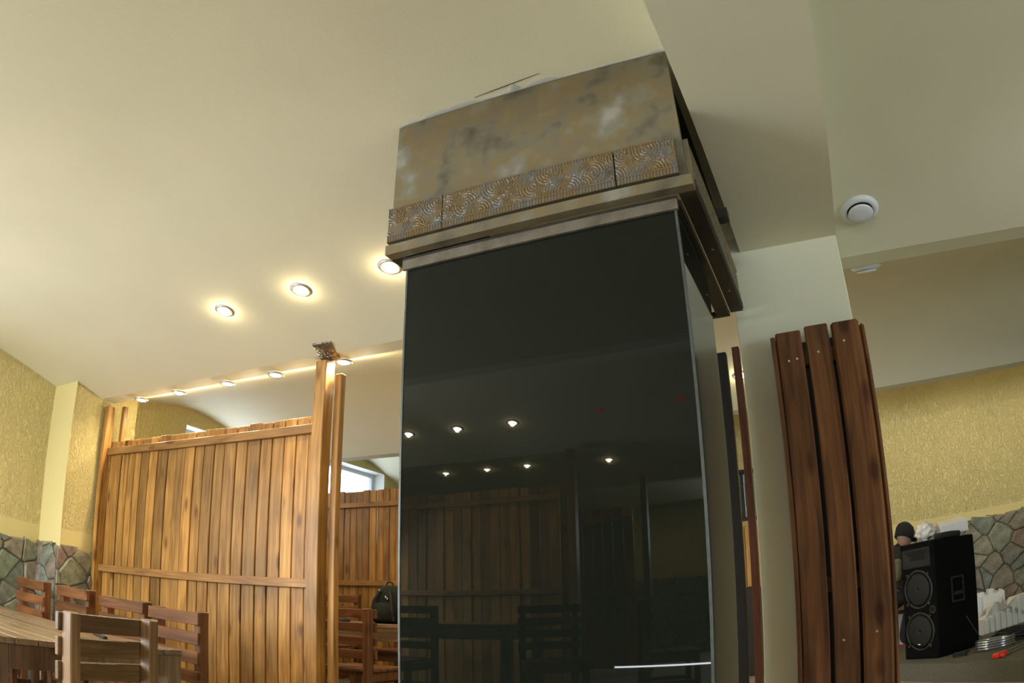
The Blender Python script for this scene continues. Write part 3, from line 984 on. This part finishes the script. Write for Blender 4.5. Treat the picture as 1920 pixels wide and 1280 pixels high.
make_table('long plank table in front of the wooden partition', -1.18, 1.18, -.56, .56, .755, 9, (-4.14, 1.94, 0))
make_table('plank table of the far bay carrying the dark backpack', -1.0, 1.0, -.38, .38, .765, 6, (-4.0, 5.22, .15))
make_table('plank table reflected low left in the black glass', -1.0, 1.0, -.4, .4, .76, 6, (-3.7, -1.9, .15))
bm = bmesh.new(); add_box(bm, (-.13, -.012, 0), (.13, .012, .014), .003)
tag(link('dark_stick', bm, 'cloth', None, (-3.42, 2.28, .757), (0, 0, -.35)), 'dark slim stick lying on the near table behind the chair back', 'stick')

# ------------------------------------------------------------------ backpack
bp = thing('backpack', 'dark green backpack standing on the far table', 'backpack', (-3.455, 5.15, .915))
bp.scale = (.86, .86, .90)


def blob(prof, seg=24, pw=2.6):
    """stack of superellipse rings (z, hx, hy, cy)"""
    bm = bmesh.new()
    rings = []
    for z, hx, hy, cy in prof:
        ring = []
        for i in range(seg):
            a = 2 * PI * i / seg
            c_, s_ = math.cos(a), math.sin(a)
            ring.append(bm.verts.new((hx * math.copysign(abs(c_) ** (2 / pw), c_), cy + hy * math.copysign(abs(s_) ** (2 / pw), s_), z)))
        rings.append(ring)
    for a, b in zip(rings, rings[1:]):
        for i in range(seg):
            bm.faces.new((a[i], a[(i + 1) % seg], b[(i + 1) % seg], b[i]))
    bm.faces.new(rings[0]); bm.faces.new(rings[-1])
    return mesh_from(bm)


link('main_body', blob([(0, .15, .09, 0), (.02, .172, .11, 0), (.12, .175, .115, 0), (.22, .16, .105, 0), (.30, .13, .085, .0), (.345, .09, .06, .005), (.36, .04, .03, .005)]), 'bag', bp, smooth=True)
link('front_pocket', blob([(.02, .11, .04, -.11), (.04, .125, .05, -.11), (.14, .12, .05, -.11), (.18, .10, .035, -.10), (.20, .05, .02, -.095)]), 'bag', bp, smooth=True)
link('top_loop', tube_mesh([(-.04, .0, .35), (-.03, 0, .385), (0, 0, .395), (.03, 0, .385), (.04, 0, .35)], .008), 'cloth', bp)
link('shoulder_strap', tube_mesh([(-.05, -.09, .31), (-.09, -.14, .22), (-.10, -.165, .12), (-.12, -.14, .03)], .014), 'cloth', bp)
link('shoulder_strap', tube_mesh([(.06, -.09, .31), (.10, -.13, .22), (.12, -.15, .12), (.13, -.13, .03)], .014), 'cloth', bp)
for x, z in ((-.055, .31), (.03, .25), (.05, .235)):
    bm = bmesh.new(); add_box(bm, (-.008, -.004, -.01), (.008, .004, .01), .002); link('buckle', bm, 'screw', bp, (x, -.12 + (z - .25) * .3, z))
bm_ = blob([(0, .05, .035, 0), (.012, .055, .04, 0), (.028, .035, .025, 0), (.034, .01, .01, 0)])
tag(link('glove', bm_, 'cloth', None, (-3.83, 5.02, .915), smooth=True), 'small crumpled black cloth on the far table, left of the backpack', 'cloth')

# ------------------------------------------------------------------ stage and things on it
bm = bmesh.new()
pts = [(.30, 6.65), (.54, 6.34), (1.363, 5.087), (2.6, 3.98), (5.99, 3.98), (5.99, 8.39), (.30, 8.39)]
lo_, hi_ = [bm.verts.new((x, y, .15)) for x, y in pts], [bm.verts.new((x, y, .30)) for x, y in pts]
bm.faces.new(lo_); top_f = bm.faces.new(hi_)
for i in range(len(pts)):
    j = (i + 1) % len(pts)
    bm.faces.new((lo_[i], lo_[j], hi_[j], hi_[i]))
bmesh.ops.bevel(bm, geom=[e for e in bm.edges if all(v.co.z > .29 for v in e.verts)], offset=.015, segments=3, affect='EDGES')
struct('floor_stage', bm, 'carpet', 'low stage covered in grey carpet on the right', 'stage')

# loudspeaker: front normal turned to the left
A = Vector((.905, 6.22, 0))
fd = Vector((-.66, .75, 0)).normalized()     # along the front face
sd = Vector((.75, .66, 0)).normalized()      # along the side
SW, SD, SH = .40, .60, 1.0
ctr = A + fd * SW / 2 + sd * SD / 2
spk = thing('loudspeaker', 'big black loudspeaker with two round woofers standing on the carpeted stage', 'loudspeaker', (ctr.x, ctr.y, .30), math.atan2(fd.y, fd.x) - PI)
# local frame: x along -fd, y along the side direction (front at y=-SD/2)
bm = bmesh.new(); add_box(bm, (-SW / 2, -SD / 2, 0), (SW / 2, SD / 2, SH), .012); link('cabinet', bm, 'spk', spk)
fy = -SD / 2
for z in (.24, .60):
    b = bmesh.new(); R = Matrix.Rotation(PI / 2, 3, 'X')
    add_lathe(b, [(.150, .0), (.150, .010), (.162, .012), (.168, .004), (.168, .0)], 40, rot=R); o = link('woofer_ring', b, 'ring', spk, (0, fy, z), smooth=True)
    b = bmesh.new(); add_lathe(b, [(.148, .006), (.12, .012), (.07, .016), (.03, .018), (.001, .0185), (.001, .0), (.148, .0)], 40, rot=R); link('woofer_grille', b, 'cone', spk, (0, fy, z), smooth=True)
    for a in (.8, 2.3, 3.9, 5.5):
        b = bmesh.new(); add_box(b, (-.012, -.012, -.02), (.012, 0, .02), .003, Matrix.Rotation(-a + PI / 2, 3, 'Y'))
        link('grille_clamp', b, 'ring', spk, (math.cos(a) * .168, fy - .002, z + math.sin(a) * .168))
b = bmesh.new()
w0, h0, w1, h1 = .165, .08, .09, .035
vo_ = [b.verts.new((x, fy - .012, .87 + z)) for x, z in ((-w0, -h0), (w0, -h0), (w0, h0), (-w0, h0))]
vm_ = [b.verts.new((x, fy - .012, .87 + z)) for x, z in ((-w0 + .02, -h0 + .02), (w0 - .02, -h0 + .02), (w0 - .02, h0 - .02), (-w0 + .02, h0 - .02))]
vi_ = [b.verts.new((x, fy + .0, .87 + z)) for x, z in ((-w1, -h1 * .6), (w1, -h1 * .6), (w1, h1 * .6), (-w1, h1 * .6))]
vb_ = [b.verts.new((x, fy, .87 + z)) for x, z in ((-w0, -h0), (w0, -h0), (w0, h0), (-w0, h0))]
for a_, b_ in ((vb_, vo_), (vo_, vm_), (vm_, vi_)):
    for i in range(4):
        b.faces.new((a_[i], a_[(i + 1) % 4], b_[(i + 1) % 4], b_[i]))
b.faces.new(vi_)
link('horn', b, 'cone', spk)
b = bmesh.new(); add_lathe(b, [(.022, .0), (.022, .006), (.034, .006), (.034, .0)], 24, rot=Matrix.Rotation(PI / 2, 3, 'X')); link('bass_port', b, 'ring', spk, (.155, fy, .42))
b = bmesh.new(); add_box(b, (-.012, -.004, -.004), (.012, 0, .004)); link('badge', b, 'paper', spk, (-.01, fy - .012, .13))
# handle recess on the visible side (local +x side)
hx = SW / 2
for lo2, hi2 in (((0, -.09, .44), (.010, -.075, .66)), ((0, .075, .44), (.010, .09, .66)), ((0, -.075, .44), (.010, .075, .455)), ((0, -.075, .645), (.010, .075, .66)), ((0, -.06, .50), (.014, .06, .53))):
    box('handle_frame', (hx + lo2[0], lo2[1], lo2[2]), (hx + hi2[0], hi2[1], hi2[2]), 'ring', spk, .001)
for sx in (-1, 1):
    for sy in (-1, 1):
        pass

# things on top of the loudspeaker
b = bmesh.new(); add_box(b, (-.135, -.08, 0), (.135, .08, .10), .003)
tag(link('white_box', b, 'paper', None, (1.17, 6.68, 1.352), (.30, -.06, .1)), 'white carton lying tilted on top of the loudspeaker', 'box')
b = bmesh.new(); bmesh.ops.create_icosphere(b, subdivisions=3, radius=.085)
rnd = random.Random(21)
for v_ in b.verts:
    v_.co = Vector((v_.co.x * 1.1, v_.co.y * .9, v_.co.z * 1.0)) * (1 + rnd.uniform(-.18, .12))
tag(link('plastic_bag', b, 'film', None, (.90, 6.60, 1.392)), 'crumpled clear plastic bag on the loudspeaker beside the white carton', 'bag')
tag(link('black_cloth', blob([(0, .14, .06, 0), (.015, .155, .07, 0), (.045, .15, .06, .0), (.05, .06, .05, 0), (.052, .02, .02, 0)]), 'cloth', None, (1.08, 6.45, 1.301), (0, 0, .65), smooth=True), 'folded black cloth draped on the front of the loudspeaker top', 'cloth')

# person crouching behind the loudspeaker


def skin_chain(name, nodes, edges, mat, parent, sub=2, root=0):
    me = bpy.data.meshes.new(name)
    me.from_pydata([n[0] for n in nodes], edges, [])
    o = bpy.data.objects.new(name, me); C.objects.link(o); o.parent = parent
    me.materials.append(M[mat])
    md = o.modifiers.new('skin', 'SKIN')
    for i, n in enumerate(nodes):
        r = n[1] if isinstance(n[1], tuple) else (n[1], n[1])
        me.skin_vertices[0].data[i].radius = r
    me.skin_vertices[0].data[root].use_root = True
    md.use_smooth_shade = True
    s = o.modifiers.new('sub', 'SUBSURF'); s.levels = sub; s.render_levels = sub
    return o


per = thing('person', 'person crouching behind the loudspeaker in black cap and dark clothes, bent forward', 'person', (.55, 7.62, .30))
body = [((0, 0, .46), (.16, .14)), ((.03, 0, .62), (.15, .12)), ((.07, 0, .82), (.18, .15)), ((.12, 0, 1.01), (.17, .12)), ((.21, 0, 1.03), (.055, .055)), ((.24, 0, 1.09), (.05, .05)),
        ((-.02, -.11, .44), (.10, .10)), ((.30, -.16, .56), (.075, .075)), ((.16, -.16, .10), (.05, .05)), ((.30, -.17, .045), (.04, .035)),
        ((-.02, .11, .42), (.10, .10)), ((.12, .16, .10), (.07, .07)), ((-.26, .16, .07), (.05, .05)), ((-.38, .16, .05), (.035, .035)),
        ((.15, -.20, .90), (.065, .065)), ((.12, -.27, .66), (.05, .05)), ((.34, -.26, .52), (.036, .036)),
        ((.15, .20, .90), (.065, .065)), ((.30, .25, .66), (.05, .05)), ((.48, .15, .56), (.036, .036))]
ed = [(0, 1), (1, 2), (2, 3), (3, 4), (4, 5), (0, 6), (6, 7), (7, 8), (8, 9), (0, 10), (10, 11), (11, 12), (12, 13), (3, 14), (14, 15), (15, 16), (3, 17), (17, 18), (18, 19)]
skin_chain('body', body, ed, 'cloth', per)
skin_chain('sleeve', [((.16, -.21, .92), .072), ((.13, -.25, .80), .062), ((.11, -.285, .68), .056)], [(0, 1), (1, 2)], 'sleeve', per, 2)
hd = blob([(-.115, .03, .03, -.01), (-.10, .05, .05, -.02), (-.06, .068, .075, -.015), (0, .078, .095, 0), (.05, .078, .095, .005), (.09, .06, .075, .005), (.112, .02, .03, .005)], 24, 2.1)
head = link('head', hd, 'skin', per, (.26, -.02, 1.155), (.45, 0, PI / 2 + .75), smooth=True)
head.location.z -= .015
link('nose', blob([(-.02, .013, .02, -.10), (-.01, .014, .02, -.105), (.02, .006, .012, -.095)], 10, 2), 'skin', head)
for s in (-1, 1):
    link('ear', blob([(-.025, .008, .012, .0), (0, .012, .02, .0), (.025, .01, .016, .0)], 10, 2), 'skin', head, (s * .08, 0, 0))
    b = bmesh.new(); bmesh.ops.create_uvsphere(b, u_segments=10, v_segments=8, radius=.009); link('eye', b, 'black', head, (s * .03, -.092, .012))
b = bmesh.new(); add_box(b, (-.022, -.092, -.052), (.022, -.082, -.045), .002); link('mouth', b, 'red', head)
link('cap', blob([(-.035, .09, .105, .004), (.02, .093, .110, .0), (.06, .094, .110, .002), (.10, .08, .092, .005), (.13, .045, .055, .006), (.14, .01, .01, .006)], 24, 2.1), 'cloth', head, smooth=True)
link('cap_brim', blob([(.006, .06, .05, -.13), (.012, .062, .052, -.13), (.018, .055, .045, -.13)], 20, 2.2), 'cloth', head, smooth=True)


def hand(pos, rz, parent):
    h = bpy.data.objects.new('hand', blob([(-.042, .012, .010, 0), (-.03, .03, .013, 0), (0, .038, .014, 0), (.03, .038, .013, 0), (.042, .033, .01, 0)], 14, 2.4))
    C.objects.link(h); h.data.materials.append(M['skin']); h.parent = parent; h.location = pos; h.rotation_euler = (PI / 2 + .5, 0, rz)
    for i, (x, l) in enumerate(((-.029, .062), (-.010, .072), (.010, .068), (.029, .052))):
        link('finger', tube_mesh([(x, 0, .035), (x * 1.1, .004, .035 + l * .45), (x * 1.12, .022, .035 + l * .8), (x * 1.1, .036, .035 + l * .9)], [.009, .0088, .008, .006], 8), 'skin', h, smooth=True)
    link('finger', tube_mesh([(-.03, .0, -.02), (-.058, .008, .005), (-.064, .018, .035), (-.058, .03, .055)], [.011, .010, .009, .007], 8), 'skin', h, smooth=True)


hand((.375, -.258, .49), 1.2, per)
hand((.52, .135, .535), 1.2, per)

# cartons at the wall behind the person
wb = tag(box('white_carton', (.62, 7.92, .30), (.92, 8.25, .47), 'paper'), 'white carton with red base standing at the left foot of the loudspeaker', 'box')
o = box('red_edge', (-.152, -.167, -.085), (.152, .167, -.07), 'red', wb, 0)
t = thing('open_white_box', 'open white box stacked under the brown cardboard box', 'box', (.77, 8.1, .473))
box('back_side', (-.15, .14, 0), (.15, .15, .20), 'paper', t, 0); box('front_side', (-.15, -.15, 0), (.15, -.14, .16), 'paper', t, 0)
box('left_side', (-.15, -.14, 0), (-.14, .14, .20), 'paper', t, 0); box('right_side', (.14, -.14, 0), (.15, .14, .20), 'paper', t, 0); box('bottom', (-.14, -.14, 0), (.14, .14, .01), 'paper', t, 0)
box('flap', (-.15, -.19, .155), (.15, -.15, .163), 'paper', t, 0)
cb = tag(box('cardboard_box', (.60, 7.95, .675), (.95, 8.3, 1.33), 'card', None, .004), 'brown cardboard box with a black letter, between person and loudspeaker', 'box')
bm = bmesh.new()
for a_, b_ in (((0, 0, 0), (.018, .094, .0012)), ((.018, .076, 0), (.065, .094, .0012)), ((.018, .042, 0), (.055, .058, .0012))):
    add_box(bm, a_, b_)
lt = link('printed_letter', bm, 'black', cb); lt.location = (-.085, -.1762, .155); lt.rotation_euler = (PI / 2, 0, 0)

# polystyrene packing


def foam_piece(name, label, prof, thick, loc, rz, ribs):
    t = thing(name, label, 'foam packaging', loc, rz, 'white foam packing')
    b = bmesh.new()
    f0 = [b.verts.new((x, 0, z)) for x, z in prof]
    f1 = [b.verts.new((x, thick, z)) for x, z in prof]
    b.faces.new(f0); b.faces.new(f1)
    for i in range(len(prof)):
        j = (i + 1) % len(prof)
        b.faces.new((f0[i], f0[j], f1[j], f1[i]))
    bmesh.ops.triangulate(b, faces=[f for f in b.faces if len(f.verts) > 4])
    link('foam_body', b, 'foam', t)
    for x, h, w_ in ribs:
        b = bmesh.new(); add_box(b, (x - w_, -.022, .0), (x + w_, 0, h), .007); link('foam_rib', b, 'foam', t)
    return t


pr = [(0, 0), (1.15, 0), (1.15, .31), (.62, .30), (.55, .21), (.40, .205), (.30, .19), (.30, .27), (.27, .30), (.22, .30), (.19, .26), (.18, .19), (.06, .17), (0, .155)]
foam_piece('foam_packing', 'long ribbed white foam packing leaning along the wall right of the loudspeaker', pr, .09, (1.56, 7.45, .30), math.atan2(.60, .72), [(.05, .15, .022), (.14, .165, .022), (.24, .18, .025), (.34, .185, .022), (.45, .19, .025), (.56, .20, .02), (.68, .28, .03), (.82, .28, .03), (.96, .28, .03), (1.08, .28, .025)])
pr = [(0, 0), (.34, 0), (.34, .37), (.30, .40), (.27, .37), (.20, .37), (.20, .42), (.14, .42), (.14, .36), (.09, .36), (.09, .40), (.0, .40)]
foam_piece('foam_packing', 'shorter notched foam packing standing behind the ribbed one', pr, .10, (1.66, 8.17, .30), .05, [(.04, .36, .015), (.29, .33, .015)])

# cables, hose, tool


def coil(name, label, cat, c, R, r, turns, mat, zstep, seed, seg=40, jit=.03, sq=.75):
    rnd = random.Random(seed)
    pts = []
    for k in range(turns):
        ox, oy, rr = rnd.uniform(-jit, jit), rnd.uniform(-jit, jit), R * (1 + rnd.uniform(-.12, .08) * (jit > .01))
        for i in range(seg):
            a = 2 * PI * i / seg
            pts.append((c[0] + ox + rr * math.cos(a), c[1] + oy + rr * sq * math.sin(a), c[2] + r + (k + i / seg) * zstep))
    return tag(link(name, tube_mesh(pts, r, 6), mat, None, smooth=True), label, cat)


coil('steel_hose', 'shiny silvery hose coiled on the stage in front of the cables', 'hose', (1.39, 6.12, .30), .17, .011, 4, 'hose', .020, 2, jit=.004)
coil('cable_coil', 'tangled heap of black cable on the stage behind the silvery hose', 'cable', (1.63, 6.42, .30), .15, .006, 13, 'cable', .009, 3, jit=.05)
coil('cable_loop', 'small loop of grey black cable beside the foot of the loudspeaker', 'cable', (1.07, 6.06, .30), .065, .005, 3, 'cable', .012, 4, jit=.012)
tag(link('black_cable', tube_mesh([(1.86, 6.45, .308), (1.92, 6.5, .308), (2.05, 6.6, .306), (2.5, 6.6, .306)], .006), 'cable'), 'single black cable running right from the tangled heap', 'cable')
tag(link('black_cable', tube_mesh([(1.20, 6.43, .60), (1.27, 6.36, .46), (1.33, 6.34, .36), (1.41, 6.36, .308)], .004), 'cable'), 'thin cable hanging from the side of the loudspeaker to the heap', 'cable')
t = thing('bar_clamp', 'steel bar clamp with red plastic jaws lying on the stage', 'clamp', (1.28, 5.52, .30), math.atan2(.52, .50))
box('bar', (-.02, -.014, .02), (.95, .014, .034), 'steel', t, .001)
box('jaw', (-.05, -.03, 0), (.03, .035, .04), 'red', t, .008); box('jaw', (.05, -.022, .004), (.11, .03, .036), 'red', t, .006)
box('trigger', (-.04, -.07, .006), (.0, -.03, .03), 'red', t, .006)

# wooden cabinet and black chest glimpsed through the slit
tag(box('black_chest', (-1.15, 8.02, .15), (-.66, 8.38, 1.13), 'dpost', None, .004), 'black chest under the honey coloured cabinet, glimpsed in the slit', 'chest')
t = thing('wooden_cabinet', 'honey coloured wooden cabinet glimpsed in the slit beside the pillar', 'cabinet', (-.9, 8.2, 1.135))
box('body', (-.25, -.17, 0), (.25, .17, .68), 'lightwood', t); box('door', (-.245, -.19, .01), (-.003, -.172, .67), 'lightwood', t); box('door', (.003, -.19, .01), (.245, -.172, .67), 'lightwood', t)
box('handle', (.02, -.205, .3), (.03, -.19, .4), 'chrome', t)

# glowing bar added to make the bright line low in the black glass
bm = bmesh.new(); add_box(bm, (-.42, -.006, -.006), (.42, .006, .006))
t = thing('glow_bar', 'thin glowing white bar added for the bright line low in the black glass', 'light', (-1.38, -1.62, .15))
link('glow_strip', bm, 'glow_strip', t, (0, 0, .365)); box('stand', (-.43, -.02, 0), (-.42, .02, .38), 'steel', t); box('stand', (.42, -.02, 0), (.43, .02, .38), 'steel', t)
